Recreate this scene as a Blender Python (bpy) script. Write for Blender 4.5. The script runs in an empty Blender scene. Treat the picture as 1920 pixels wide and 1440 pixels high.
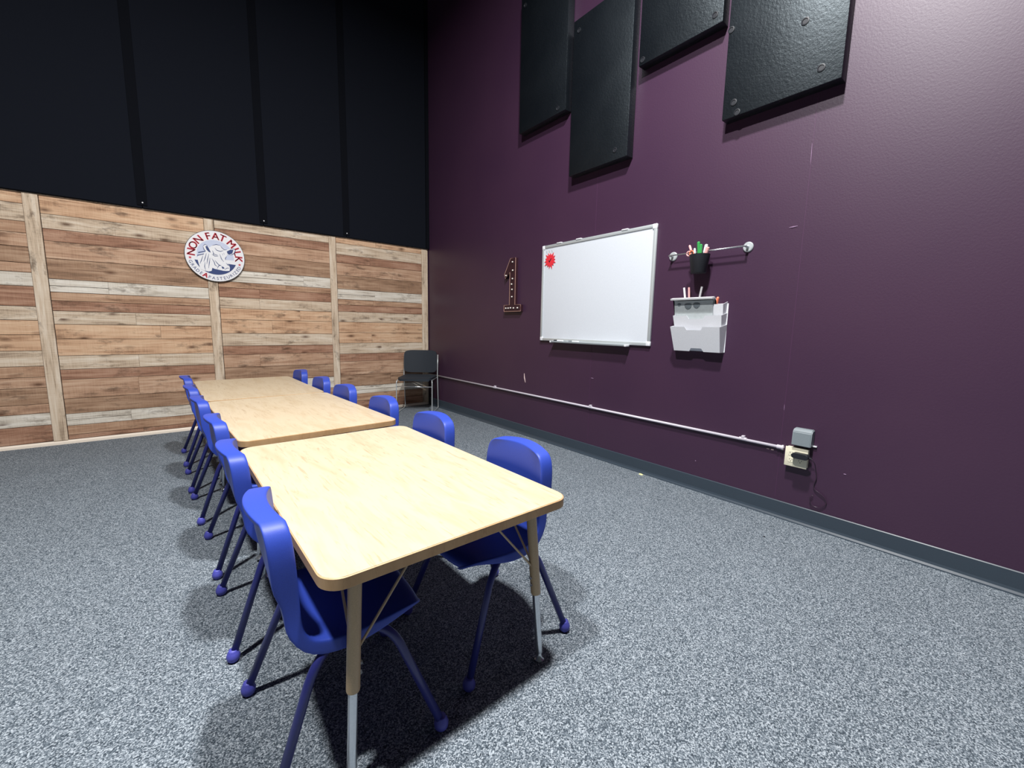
import bpy, bmesh, math, random
from mathutils import Vector, Matrix
random.seed(7)
PI = math.pi
SC = bpy.context.scene
COL = SC.collection

# ------------------------------------------------------------------ camera
CAM = (-2.8336, -5.4398, 1.13)
YAW, PIT, ROL, FPX = 38.884, -7.727, 1.074, 784.55
cd = bpy.data.cameras.new('camera'); cam = bpy.data.objects.new('camera', cd); COL.objects.link(cam)
cd.sensor_fit = 'HORIZONTAL'; cd.sensor_width = 36.0; cd.lens = FPX / 1920 * 36.0
cd.clip_start = 0.02; cd.clip_end = 60
y_, p_, r_ = map(math.radians, (YAW, PIT, ROL))
F = Vector((math.sin(y_)*math.cos(p_), math.cos(y_)*math.cos(p_), math.sin(p_)))
R0 = F.cross(Vector((0, 0, 1))).normalized(); U0 = R0.cross(F)
R = R0*math.cos(r_) + U0*math.sin(r_); U = U0*math.cos(r_) - R0*math.sin(r_)
M = Matrix((R, U, -F)).transposed().to_4x4(); M.translation = Vector(CAM)
cam.matrix_world = M
SC.camera = cam

# ------------------------------------------------------------------ light
W = bpy.data.worlds.new('world'); SC.world = W; W.use_nodes = True
W.node_tree.nodes['Background'].inputs[0].default_value = (0.80, 0.90, 1.0, 1)
W.node_tree.nodes['Background'].inputs[1].default_value = 0.03
def lamp(name, loc, power, size, col=(1.0, 0.99, 0.985), spread=180):
    l = bpy.data.lights.new(name, 'AREA'); l.shape = 'DISK'; l.size = size; l.energy = power; l.color = col; l.spread = math.radians(spread)
    o = bpy.data.objects.new(name, l); COL.objects.link(o); o.location = loc
    return o
lamp('ceiling_lamp', (-1.90, -4.66, 4.9), 205, 0.26)
lamp('ceiling_lamp', (-3.60, -4.62, 4.9), 190, 0.26)
vs = SC.view_settings
vs.view_transform = 'Standard'; vs.look = 'None'; vs.exposure = 0.4; vs.gamma = 1.0; vs.use_curve_mapping = False

# ------------------------------------------------------------------ materials
def s2l(c):
    return tuple((v/12.92 if v <= .04045 else ((v+.055)/1.055)**2.4) for v in c)
def rgb(r, g, b):
    return s2l((r/255, g/255, b/255)) + (1.0,)
def newmat(name):
    m = bpy.data.materials.new(name); m.use_nodes = True
    nt = m.node_tree; return m, nt, nt.nodes['Principled BSDF']
def N(nt, t, **kw):
    n = nt.nodes.new(t)
    for k, v in kw.items():
        if hasattr(n, k): setattr(n, k, v)
        else: n.inputs[k].default_value = v
    return n
def L(nt, a, b): nt.links.new(a, b)
def ramp(nt, stops, interp='LINEAR'):
    n = nt.nodes.new('ShaderNodeValToRGB'); n.color_ramp.interpolation = interp
    el = n.color_ramp.elements
    while len(el) > 1: el.remove(el[-1])
    el[0].position, el[0].color = stops[0]
    for p, c in stops[1:]:
        e = el.new(p); e.color = c
    return n
def plain(name, col, rough=.5, metal=0., spec=.5, bump=0., bscale=300., coat=0.):
    m, nt, b = newmat(name)
    b.inputs['Roughness'].default_value = rough; b.inputs['Metallic'].default_value = metal
    b.inputs['Specular IOR Level'].default_value = spec; b.inputs['Coat Weight'].default_value = coat
    tc = N(nt, 'ShaderNodeTexCoord'); n = N(nt, 'ShaderNodeTexNoise', Scale=bscale, Detail=3.0)
    L(nt, tc.outputs['Object'], n.inputs['Vector'])
    lo = tuple(v*.93 for v in col[:3]) + (1,); hi = tuple(min(1, v*1.06) for v in col[:3]) + (1,)
    r = ramp(nt, [(.3, lo), (.7, hi)]); L(nt, n.outputs['Fac'], r.inputs['Fac']); L(nt, r.outputs['Color'], b.inputs['Base Color'])
    if bump:
        bp = N(nt, 'ShaderNodeBump', Strength=bump, Distance=.002); L(nt, n.outputs['Fac'], bp.inputs['Height']); L(nt, bp.outputs['Normal'], b.inputs['Normal'])
    return m
MAT = {}
def mk_carpet():
    m, nt, b = newmat('carpet'); g = N(nt, 'ShaderNodeNewGeometry')
    n1 = N(nt, 'ShaderNodeTexNoise', Scale=240., Detail=4., Roughness=.7); L(nt, g.outputs['Position'], n1.inputs['Vector'])
    v = N(nt, 'ShaderNodeTexVoronoi', Scale=300.); L(nt, g.outputs['Position'], v.inputs['Vector'])
    n2 = N(nt, 'ShaderNodeTexNoise', Scale=2.2, Detail=3.); L(nt, g.outputs['Position'], n2.inputs['Vector'])
    sep = N(nt, 'ShaderNodeSeparateColor'); L(nt, v.outputs['Color'], sep.inputs[0])
    mix = N(nt, 'ShaderNodeMix', data_type='FLOAT'); mix.inputs[0].default_value = .42
    L(nt, n1.outputs['Fac'], mix.inputs[2]); L(nt, sep.outputs[0], mix.inputs[3])
    r = ramp(nt, [(.26, rgb(42, 49, 57)), (.42, rgb(84, 94, 103)), (.56, rgb(121, 130, 138)), (.72, rgb(178, 186, 193))])
    L(nt, mix.outputs[0], r.inputs['Fac'])
    mm = N(nt, 'ShaderNodeMapRange'); mm.inputs[3].default_value = .88; mm.inputs[4].default_value = 1.10
    L(nt, n2.outputs['Fac'], mm.inputs[0])
    mul = N(nt, 'ShaderNodeMix', data_type='RGBA', blend_type='MULTIPLY'); mul.inputs[0].default_value = 1
    L(nt, r.outputs['Color'], mul.inputs[6]); L(nt, mm.outputs[0], mul.inputs[7]); L(nt, mul.outputs[2], b.inputs['Base Color'])
    b.inputs['Roughness'].default_value = .95; b.inputs['Specular IOR Level'].default_value = .1
    bp = N(nt, 'ShaderNodeBump', Strength=.55, Distance=.004); L(nt, mix.outputs[0], bp.inputs['Height']); L(nt, bp.outputs['Normal'], b.inputs['Normal'])
    return m
def mk_purple():
    m, nt, b = newmat('purple_paint'); g = N(nt, 'ShaderNodeNewGeometry')
    n = N(nt, 'ShaderNodeTexNoise', Scale=95., Detail=4., Roughness=.6); L(nt, g.outputs['Position'], n.inputs['Vector'])
    n2 = N(nt, 'ShaderNodeTexNoise', Scale=1.3, Detail=2.); L(nt, g.outputs['Position'], n2.inputs['Vector'])
    r = ramp(nt, [(.3, rgb(62, 38, 62)), (.7, rgb(67, 42, 65))]); L(nt, n2.outputs['Fac'], r.inputs['Fac']); L(nt, r.outputs['Color'], b.inputs['Base Color'])
    b.inputs['Roughness'].default_value = .44; b.inputs['Specular IOR Level'].default_value = .55
    bp = N(nt, 'ShaderNodeBump', Strength=.16, Distance=.003); L(nt, n.outputs['Fac'], bp.inputs['Height']); L(nt, bp.outputs['Normal'], b.inputs['Normal'])
    return m
def mk_foam():
    m, nt, b = newmat('black_foam_panel'); g = N(nt, 'ShaderNodeNewGeometry')
    n = N(nt, 'ShaderNodeTexNoise', Scale=70., Detail=4., Roughness=.6); L(nt, g.outputs['Position'], n.inputs['Vector'])
    n2 = N(nt, 'ShaderNodeTexNoise', Scale=4., Detail=2.); L(nt, g.outputs['Position'], n2.inputs['Vector'])
    b.inputs['Base Color'].default_value = rgb(11, 15, 21); b.inputs['Specular Tint'].default_value = (.80, .93, 1.0, 1)
    rr = N(nt, 'ShaderNodeMapRange'); rr.inputs[3].default_value = .38; rr.inputs[4].default_value = .52; b.inputs['Specular IOR Level'].default_value = .7; L(nt, n2.outputs['Fac'], rr.inputs[0]); L(nt, rr.outputs[0], b.inputs['Roughness'])
    bp = N(nt, 'ShaderNodeBump', Strength=.5, Distance=.004); L(nt, n.outputs['Fac'], bp.inputs['Height']); L(nt, bp.outputs['Normal'], b.inputs['Normal'])
    return m
def mk_wood(name, c0, c1, c2, knot, horiz=True, grey=.0):
    """weathered plank: grain streaks, saw marks, knots; every plank samples its own patch"""
    m, nt, b = newmat(name); g = N(nt, 'ShaderNodeNewGeometry'); oi = N(nt, 'ShaderNodeObjectInfo')
    off = N(nt, 'ShaderNodeVectorMath', operation='SCALE'); off.inputs[0].default_value = (13.7, 0, 29.3); L(nt, oi.outputs['Random'], off.inputs['Scale'])
    ad = N(nt, 'ShaderNodeVectorMath', operation='ADD'); L(nt, g.outputs['Position'], ad.inputs[0]); L(nt, off.outputs[0], ad.inputs[1])
    def mapped(sx, sz):
        mp = N(nt, 'ShaderNodeMapping'); mp.inputs['Scale'].default_value = ((sx, 1, sz) if horiz else (sz, 1, sx)); L(nt, ad.outputs[0], mp.inputs['Vector']); return mp
    a = mapped(2.2, 34); n1 = N(nt, 'ShaderNodeTexNoise', Scale=1., Detail=6., Roughness=.62, Distortion=.5); L(nt, a.outputs[0], n1.inputs['Vector'])
    a2 = mapped(5, 130); n2 = N(nt, 'ShaderNodeTexNoise', Scale=1., Detail=3., Roughness=.6); L(nt, a2.outputs[0], n2.inputs['Vector'])
    a3 = mapped(170, 6); n3 = N(nt, 'ShaderNodeTexNoise', Scale=1., Detail=2.); L(nt, a3.outputs[0], n3.inputs['Vector'])
    a4 = mapped(2.6, 5); n4 = N(nt, 'ShaderNodeTexNoise', Scale=1., Detail=3.); L(nt, a4.outputs[0], n4.inputs['Vector'])
    mx = N(nt, 'ShaderNodeMix', data_type='FLOAT'); mx.inputs[0].default_value = .3; L(nt, n1.outputs['Fac'], mx.inputs[2]); L(nt, n2.outputs['Fac'], mx.inputs[3])
    mx2 = N(nt, 'ShaderNodeMix', data_type='FLOAT'); mx2.inputs[0].default_value = .14; L(nt, mx.outputs[0], mx2.inputs[2]); L(nt, n3.outputs['Fac'], mx2.inputs[3])
    mx3 = N(nt, 'ShaderNodeMix', data_type='FLOAT'); mx3.inputs[0].default_value = .22; L(nt, mx2.outputs[0], mx3.inputs[2]); L(nt, n4.outputs['Fac'], mx3.inputs[3])
    r = ramp(nt, [(.36, c0), (.48, c1), (.62, c2)]); L(nt, mx3.outputs[0], r.inputs['Fac'])
    a5 = mapped(6, 15); v = N(nt, 'ShaderNodeTexVoronoi', Scale=1.); L(nt, a5.outputs[0], v.inputs['Vector'])
    sp = N(nt, 'ShaderNodeSeparateColor'); L(nt, v.outputs['Color'], sp.inputs[0])
    gt = N(nt, 'ShaderNodeMath', operation='GREATER_THAN'); gt.inputs[1].default_value = 1 - knot; L(nt, sp.outputs[0], gt.inputs[0])
    kr = ramp(nt, [(.08, (1, 1, 1, 1)), (.20, (.5, .5, .5, 1)), (.38, (0, 0, 0, 1))]); L(nt, v.outputs['Distance'], kr.inputs['Fac'])
    km = N(nt, 'ShaderNodeMath', operation='MULTIPLY'); L(nt, kr.outputs['Color'], km.inputs[0]); L(nt, gt.outputs[0], km.inputs[1])
    km2 = N(nt, 'ShaderNodeMath', operation='MULTIPLY'); km2.inputs[1].default_value = .85; L(nt, km.outputs[0], km2.inputs[0])
    mc = N(nt, 'ShaderNodeMix', data_type='RGBA'); L(nt, km2.outputs[0], mc.inputs[0]); L(nt, r.outputs['Color'], mc.inputs[6]); mc.inputs[7].default_value = rgb(92, 62, 45)
    a6 = mapped(3.5, 9); n6 = N(nt, 'ShaderNodeTexNoise', Scale=1., Detail=5., Roughness=.7); L(nt, a6.outputs[0], n6.inputs['Vector'])
    sr = ramp(nt, [(.55, (0, 0, 0, 1)), (.68, (.72, .72, .72, 1))]); L(nt, n6.outputs['Fac'], sr.inputs['Fac'])
    ms = N(nt, 'ShaderNodeMix', data_type='RGBA'); L(nt, sr.outputs['Color'], ms.inputs[0]); L(nt, mc.outputs[2], ms.inputs[6]); ms.inputs[7].default_value = rgb(88, 70, 56)
    L(nt, ms.outputs[2], b.inputs['Base Color'])
    b.inputs['Roughness'].default_value = .72; b.inputs['Specular IOR Level'].default_value = .25
    bp = N(nt, 'ShaderNodeBump', Strength=.2, Distance=.002); L(nt, mx2.outputs[0], bp.inputs['Height']); L(nt, bp.outputs['Normal'], b.inputs['Normal'])
    return m
def mk_maple(name, base, dark, streak):
    m, nt, b = newmat(name); g = N(nt, 'ShaderNodeTexCoord')
    mp = N(nt, 'ShaderNodeMapping'); mp.inputs['Scale'].default_value = (16, 3.2, 5); L(nt, g.outputs['Object'], mp.inputs['Vector'])
    n = N(nt, 'ShaderNodeTexNoise', Scale=1., Detail=4., Roughness=.55, Distortion=1.2); L(nt, mp.outputs[0], n.inputs['Vector'])
    r = ramp(nt, [(.30, dark), (.55, base)]); L(nt, n.outputs['Fac'], r.inputs['Fac'])
    mp2 = N(nt, 'ShaderNodeMapping'); mp2.inputs['Scale'].default_value = (110, 9, 30); L(nt, g.outputs['Object'], mp2.inputs['Vector'])
    n2 = N(nt, 'ShaderNodeTexNoise', Scale=1., Detail=3., Distortion=.9); L(nt, mp2.outputs[0], n2.inputs['Vector'])
    r2 = ramp(nt, [(.30, (1, 1, 1, 1)), (.42, (0, 0, 0, 1))]); L(nt, n2.outputs['Fac'], r2.inputs['Fac'])
    ml = N(nt, 'ShaderNodeMath', operation='MULTIPLY'); ml.inputs[1].default_value = .5; L(nt, r2.outputs['Color'], ml.inputs[0])
    mc = N(nt, 'ShaderNodeMix', data_type='RGBA'); L(nt, ml.outputs[0], mc.inputs[0]); L(nt, r.outputs['Color'], mc.inputs[6]); mc.inputs[7].default_value = streak
    L(nt, mc.outputs[2], b.inputs['Base Color'])
    b.inputs['Roughness'].default_value = .42; b.inputs['Specular IOR Level'].default_value = .35
    return m
MAT['carpet'] = mk_carpet(); MAT['purple'] = mk_purple(); MAT['foam'] = mk_foam()
MAT['fabric'] = plain('black_fabric', rgb(23, 26, 34), .95, spec=.1, bump=.4, bscale=420.)
MAT['fabric_dark'] = plain('black_fabric_strip', rgb(15, 17, 23), .95, spec=.1, bump=.3, bscale=420.)
MAT['backing'] = plain('dark_backing', rgb(34, 26, 22), .9)
MAT['ceiling'] = plain('black_ceiling', rgb(30, 31, 34), .9)
WD = {
 'tan':   mk_wood('plank_tan',   rgb(124, 92, 72), rgb(190, 152, 124), rgb(220, 188, 160), .12),
 'knot':  mk_wood('plank_knotty', rgb(144, 104, 76), rgb(212, 172, 138), rgb(236, 204, 170), .36),
 'pale':  mk_wood('plank_pale',  rgb(136, 114, 96), rgb(210, 188, 162), rgb(238, 224, 204), .18),
 'white': mk_wood('plank_white', rgb(158, 146, 130), rgb(220, 210, 194), rgb(244, 238, 226), .10),
 'brown': mk_wood('plank_brown', rgb(110, 80, 60), rgb(180, 142, 114), rgb(214, 180, 150), .14),
 'red':   mk_wood('plank_red',   rgb(98, 68, 54), rgb(166, 124, 100), rgb(200, 162, 136), .14),
 'dark':  mk_wood('plank_dark_tan', rgb(98, 76, 60), rgb(164, 130, 104), rgb(200, 168, 140), .10),
 'post':  mk_wood('post_wood',   rgb(126, 104, 84), rgb(214, 192, 166), rgb(240, 226, 206), .14, horiz=False),
}
MAT['trim'] = plain('cream_trim', rgb(246, 232, 214), .5)
MAT['base'] = plain('rubber_base', rgb(58, 69, 80), .36, spec=.5)
MAT['maple'] = mk_maple('maple_laminate', rgb(203, 186, 158), rgb(194, 174, 143), rgb(164, 137, 104))
MAT['band'] = mk_maple('maple_edge_band', rgb(196, 160, 118), rgb(184, 148, 106), rgb(168, 130, 92))
MAT['bounce_cut'] = plain('dark_bounce_cut', rgb(70, 58, 50), .8)  # dark brown, chosen to soak up light bouncing beneath the tables
MAT['leg'] = plain('maple_enamel', rgb(196, 168, 130), .4)
MAT['brace'] = plain('tan_steel_rod', rgb(196, 172, 140), .4)
MAT['chrome'] = plain('chrome', rgb(214, 218, 222), .22, metal=.85)
MAT['blue'] = plain('blue_plastic', rgb(52, 76, 178), .46, spec=.4, bump=.06, bscale=500.)
MAT['bluetube'] = plain('blue_enamel_tube', rgb(42, 46, 112), .36, spec=.5)
MAT['bluefoot'] = plain('blue_ball_foot', rgb(80, 82, 178), .5)
MAT['blk'] = plain('black_plastic', rgb(34, 36, 42), .5, spec=.4)
MAT['blkfab'] = plain('black_seat_vinyl', rgb(44, 50, 58), .6, spec=.35, bump=.2)
MAT['wbsurf'] = plain('whiteboard_surface', rgb(221, 227, 235), .25, spec=.4)
MAT['alu'] = plain('brushed_aluminium', rgb(204, 211, 213), .35, metal=.35)
MAT['whitepl'] = plain('white_plastic', rgb(236, 238, 242), .4)
MAT['greypl'] = plain('light_grey_steel', rgb(240, 242, 247), .45)
MAT['white'] = plain('white_sheet', rgb(240, 241, 243), .6)
MAT['red'] = plain('red_card', rgb(236, 52, 66), .5)
MAT['ink'] = plain('black_ink', rgb(20, 20, 26), .6)
MAT['greyink'] = plain('grey_ink', rgb(112, 122, 128), .6)
MAT['greyprint'] = plain('grey_print_paper', rgb(186, 194, 196), .7, bscale=60.)
MAT['navy'] = plain('navy_print', rgb(46, 66, 120), .5)
MAT['redprint'] = plain('red_print', rgb(204, 48, 66), .5)
MAT['lav'] = plain('lavender_print', rgb(206, 214, 236), .5)
MAT['signwhite'] = plain('white_print', rgb(244, 244, 246), .45)
MAT['signedge'] = plain('sign_edge', rgb(50, 52, 58), .6)
MAT['digit'] = plain('dark_plum_metal', rgb(52, 24, 34), .5)
MAT['copper'] = plain('pale_copper_rim', rgb(232, 186, 168), .35, metal=.4)
MAT['bulb'] = plain('white_bulb', rgb(246, 240, 232), .3)
MAT['conduit'] = plain('white_painted_conduit', rgb(212, 206, 216), .35)
MAT['cream'] = plain('cream_plastic', rgb(246, 240, 214), .4)
MAT['greybox'] = plain('grey_plastic', rgb(130, 140, 145), .45)
MAT['slot'] = plain('dark_slot', rgb(60, 56, 50), .7)
MAT['green'] = plain('green_plastic', rgb(60, 160, 84), .35)
MAT['pink'] = plain('pink_plastic', rgb(240, 178, 176), .4)
MAT['orange'] = plain('orange_plastic', rgb(236, 128, 92), .4)
MAT['yellow'] = plain('pale_yellow_scrap', rgb(236, 232, 168), .6)
MAT['scuff'] = plain('scuffed_paint', rgb(226, 200, 196), .7)
MAT['scuffdim'] = plain('faint_scuff', rgb(150, 122, 152), .6)
MAT['seam'] = plain('purple_paint_seam', rgb(80, 48, 78), .5)
MAT['cord'] = plain('dark_cord', rgb(58, 42, 58), .3)

# ------------------------------------------------------------------ mesh helpers
def mesh_of(bm, name, smooth=False):
    me = bpy.data.meshes.new(name); bmesh.ops.recalc_face_normals(bm, faces=bm.faces[:]); bm.to_mesh(me); bm.free()
    if smooth:
        me.polygons.foreach_set('use_smooth', [True]*len(me.polygons))
    return me
def link(name, me, mat, parent=None, loc=None):
    o = bpy.data.objects.new(name, me); COL.objects.link(o)
    if mat is not None and me is not None and not me.materials: me.materials.append(mat)
    if parent: o.parent = parent
    if loc is not None: o.location = loc
    return o
def obj(name, bm, mat, parent=None, smooth=False, autos=False):
    me = mesh_of(bm, name, smooth or autos)
    o = link(name, me, mat, parent)
    if autos:
        try: me.set_sharp_from_angle(angle=math.radians(35))
        except Exception: pass
    return o
def thing(name, label, cat, loc=(0, 0, 0), rz=0., group=None):
    o = bpy.data.objects.new(name, None); COL.objects.link(o); o.empty_display_size = .05
    o.location = loc; o.rotation_euler = (0, 0, rz); o['label'] = label; o['category'] = cat
    if group: o['group'] = group
    return o
def tag(o, label, cat, group=None):
    o['label'] = label; o['category'] = cat
    if group: o['group'] = group
    return o
def struct(o, label=None):
    o['kind'] = 'structure'
    if label: o['label'] = label
    return o
def box(bm, x0, x1, y0, y1, z0, z1):
    v = [bm.verts.new((x, y, z)) for x in (x0, x1) for y in (y0, y1) for z in (z0, z1)]
    for f in ((0, 1, 3, 2), (4, 6, 7, 5), (0, 4, 5, 1), (2, 3, 7, 6), (0, 2, 6, 4), (1, 5, 7, 3)):
        bm.faces.new([v[i] for i in f])
    return v
def bbox(x0, x1, y0, y1, z0, z1, bev=0., seg=2):
    bm = bmesh.new(); box(bm, x0, x1, y0, y1, z0, z1)
    if bev: bmesh.ops.bevel(bm, geom=bm.edges[:], offset=bev, segments=seg, profile=.5, affect='EDGES')
    return bm
def tube(bm, pts, rad, n=10, cap=True):
    pts = [Vector(p) for p in pts]; rads = rad if isinstance(rad, (list, tuple)) else [rad]*len(pts)
    rings = []; ref = None
    for i, p in enumerate(pts):
        t = (pts[min(i+1, len(pts)-1)] - pts[max(i-1, 0)]).normalized()
        if ref is None:
            ref = Vector((0, 0, 1)) if abs(t.z) < .9 else Vector((1, 0, 0))
        a = (ref - t*ref.dot(t)).normalized(); ref = a; b = t.cross(a)
        rings.append([bm.verts.new(p + (a*math.cos(2*PI*k/n) + b*math.sin(2*PI*k/n))*rads[i]) for k in range(n)])
    for r0, r1 in zip(rings, rings[1:]):
        for k in range(n): bm.faces.new((r0[k], r0[(k+1) % n], r1[(k+1) % n], r1[k]))
    if cap:
        bm.faces.new(rings[0][::-1]); bm.faces.new(rings[-1])
def lathe(bm, prof, n=20, cen=(0, 0, 0), axis='Z'):
    """prof: list of (r, h) ; closed at ends when r == 0"""
    c = Vector(cen); rings = []
    def P(r, h, a):
        u, v = r*math.cos(a), r*math.sin(a)
        return c + (Vector((u, v, h)) if axis == 'Z' else Vector((h, u, v)) if axis == 'X' else Vector((u, h, v)))
    for r, h in prof:
        rings.append([bm.verts.new(P(r, h, 0))] if r == 0 else [bm.verts.new(P(r, h, 2*PI*k/n)) for k in range(n)])
    for a, b in zip(rings, rings[1:]):
        for k in range(n):
            if len(a) == 1 and len(b) == 1: continue
            if len(a) == 1: bm.faces.new((a[0], b[k], b[(k+1) % n]))
            elif len(b) == 1: bm.faces.new((a[k], a[(k+1) % n], b[0]))
            else: bm.faces.new((a[k], a[(k+1) % n], b[(k+1) % n], b[k]))
    for e, rg in ((0, rings[0]), (1, rings[-1])):
        if len(rg) > 1: bm.faces.new(rg)
def prism(bm, pts, fn, d0, d1):
    """polygon pts (u,v) extruded between depths d0,d1 ; fn(u,v,d)->xyz"""
    a = [bm.verts.new(fn(u, v, d0)) for u, v in pts]; b = [bm.verts.new(fn(u, v, d1)) for u, v in pts]
    n = len(pts); bm.faces.new(a[::-1]); bm.faces.new(b)
    for i in range(n): bm.faces.new((a[i], a[(i+1) % n], b[(i+1) % n], b[i]))
def rrect(w, h, r, n=6, cx=0, cy=0):
    out = []
    for sx, sy, a0 in ((1, 1, 0), (-1, 1, 90), (-1, -1, 180), (1, -1, 270)):
        for k in range(n+1):
            a = math.radians(a0 + 90*k/n); out.append((cx + sx*(w/2-r) + r*math.cos(a), cy + sy*(h/2-r) + r*math.sin(a)))
    return out
def bez(p0, p1, p2, n=6):
    p0, p1, p2 = Vector(p0), Vector(p1), Vector(p2)
    return [p0*(1-t)**2 + p1*2*t*(1-t) + p2*t*t for t in [i/n for i in range(n+1)]]
def dup(root, loc, rz, label):
    r = root.copy(); COL.objects.link(r); r.location = loc; r.rotation_euler = (0, 0, rz); r['label'] = label
    for ch in list(root.children):
        c = ch.copy(); COL.objects.link(c); c.parent = r
        for g in ch.children:
            d = g.copy(); COL.objects.link(d); d.parent = c
    return r

# ------------------------------------------------------------------ the room
bm = bmesh.new(); box(bm, -8.5, .15, -9.0, .15, -.1, 0); floor = struct(obj('floor', bm, MAT['carpet']))
bm = bmesh.new(); box(bm, 0, .15, -9.0, .15, 0, 6.0); wall_r = struct(obj('wall_right', bm, MAT['purple']), 'dark purple painted wall')
bm = bmesh.new(); box(bm, -8.5, 0, 0, .15, 0, 6.0); wall_b = struct(obj('wall_back', bm, MAT['backing']), 'far wall of wood planks below black fabric')
bm = bmesh.new(); box(bm, -8.5, .15, -9.0, .15, 6.0, 6.1); struct(obj('ceiling', bm, MAT['ceiling']))

# wood planks: bays between the vertical boards, row boundaries (top first) and tones
HT = 2.168
rows_a = ['knot', 'pale', 'red', 'tan', 'dark', 'white', 'brown', 'red', 'pale', 'knot', 'knot', 'pale', 'red', 'tan', 'dark', 'white', 'brown', 'red']
BAYS = [
 (-4.86, -3.744, [HT, 2.075, 1.931, 1.837, 1.724, 1.592, 1.513, 1.398, 1.229, 1.111, .986, .848, .714, .618, .526, .380, .297, .188, .035],
  ['knot', 'pale', 'brown', 'tan', 'dark', 'tan', 'white', 'red', 'pale', 'knot', 'knot', 'pale', 'brown', 'tan', 'dark', 'tan', 'white', 'red']),
 (-3.646, -2.522, [HT, 2.016, 1.894, 1.792, 1.645, 1.472, 1.360, 1.285, 1.197, 1.080, .949, .800, .677, .586, .410, .271, .162, .075, .035], rows_a),
 (-2.432, -1.314, [HT, 2.083, 1.989, 1.845, 1.674, 1.552, 1.490, 1.388, 1.273, 1.154, 1.006, .872, .777, .637, .475, .340, .235, .141, .035],
  ['pale', 'red', 'tan', 'dark', 'white', 'brown', 'red', 'pale', 'knot', 'knot', 'pale', 'red', 'tan', 'dark', 'white', 'brown', 'red', 'pale']),
 (-1.230, -.104, [HT, 2.100, 1.966, 1.868, 1.720, 1.556, 1.433, 1.366, 1.282, 1.155, 1.022, .891, .757, .659, .481, .336, .235, .141, .035], rows_a),
]
for bi, (xa, xb, zs, tones) in enumerate(BAYS):
    for ri, (zt, zb) in enumerate(zip(zs, zs[1:])):
        t = tones[ri]; cuts = [xa, xb]
        if t == 'white': cuts = [xa, xa + (xb-xa)*random.uniform(.3, .8), xb]
        elif random.random() < .35: cuts = [xa, xa + (xb-xa)*random.uniform(.25, .75), xb]
        for ci, (c0, c1) in enumerate(zip(cuts, cuts[1:])):
            parts = [(zt, zb)]
            if t == 'white' and ci == 0: zm = zb + (zt-zb)*.48; parts = [(zt, zm), (zm, zb)]
            for (a, b) in parts:
                d = .013 + random.uniform(0, .004)
                bm = bmesh.new(); box(bm, c0, c1 - (.0015 if c1 < xb else 0), -d, 0, b + .0042, a)
                link('plank', mesh_of(bm, 'plank'), WD[t], wall_b)
for (pa, pb) in ((-4.95, -4.86), (-3.742, -3.648), (-2.520, -2.434), (-1.312, -1.232), (-.102, -.008)):
    bm = bbox(pa, pb - .003, -.021, 0, .035, HT, .002, 1); link('post_board', mesh_of(bm, 'post_board'), WD['post'], wall_b)
bm = bmesh.new(); tube(bm, [(-4.95, -.016, 2.169), (-3.0, -.017, 2.171), (-1.5, -.016, 2.170), (-.008, -.017, 2.174)], .004, 6)
obj('ragged_top_edge', bm, WD['post'], wall_b)
# black fabric panels above, with darker strips over their joints
edges = [-5.9, -4.86, -3.89, -2.98, -1.99, -1.112, -.045]
for a, b in zip(edges, edges[1:]):
    bm = bbox(a + .002, b - .002, -.045, 0, 2.176, 5.95, .004, 1); obj('fabric_panel', bm, MAT['fabric'], wall_b)
for c in edges[1:-1]:
    bm = bbox(c - .037, c + .037, -.052, -.045, 2.196, 5.9, .002, 1); obj('seam_strip', bm, MAT['fabric_dark'], wall_b)
    bm = bmesh.new(); lathe(bm, [(.006, 0), (.006, -.004), (0, -.006)], 8, (c + .004, -.052, 2.222), 'Y'); obj('staple', bm, MAT['white'], wall_b)
bm = bbox(-.045, 0, -.058, 0, 2.176, 5.95, .003, 1); obj('corner_strip', bm, MAT['fabric_dark'], wall_b)
bm = bmesh.new(); prism(bm, [(0, 0), (0, .034), (-.012, .034), (-.024, .020), (-.026, 0)], lambda u, v, d: (d, u - .0, v), -6.0, -.012)
struct(obj('trim_1', bm, MAT['trim']), 'cream quarter round trim at foot of the plank wall')
# rubber cove base along the purple wall
bm = bmesh.new(); prism(bm, [(0, 0), (-.022, 0), (-.020, .006), (-.010, .014), (-.006, .026), (-.006, .101), (-.003, .105), (0, .105)], lambda u, v, d: (u, d, v), -9.0, -.03)
struct(obj('baseboard_right', bm, MAT['base']), 'dark blue-grey rubber baseboard')
# drywall seams and scuffs on the purple wall
for (y, z0, z1) in ((-4.541, .12, 2.42), (-3.022, .12, .98), (-3.008, 1.92, 2.42)):
    bm = bbox(-.0012, 0, y - .0012, y + .0012, z0, z1); obj('drywall_seam', bm, MAT['seam'], wall_r)
def scuff(pts, r, mat):
    bm = bmesh.new(); tube(bm, [(-.0006, y, z) for y, z in pts], [r*.4] + [r]*(len(pts)-2) + [r*.4], 5); obj('scuff_mark', bm, mat, wall_r)
scuff([(-2.127, .654), (-2.133, .61), (-2.138, .595), (-2.148, .56)], .006, MAT['scuff'])
scuff([(-4.466, 1.733), (-4.485, 1.7335), (-4.509, 1.7355)], .004, MAT['scuffdim'])
scuff([(-4.466, .411), (-4.478, .411), (-4.484, .411)], .002, MAT['scuff'])
scuff([(-4.492, .410), (-4.50, .411), (-4.508, .411)], .004, MAT['scuff'])
scuff([(-4.539, .70), (-4.540, .68), (-4.540, .665)], .0018, MAT['scuffdim'])
scuff([(-4.536, 2.17), (-4.538, 2.12), (-4.540, 2.06)], .0014, MAT['scuffdim'])
scuff([(-3.03, .70), (-3.045, .70), (-3.06, .70)], .003, MAT['scuffdim'])
scuff([(-4.02, .212), (-4.023, .212), (-4.027, .212)], .003, MAT['scuffdim'])
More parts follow.
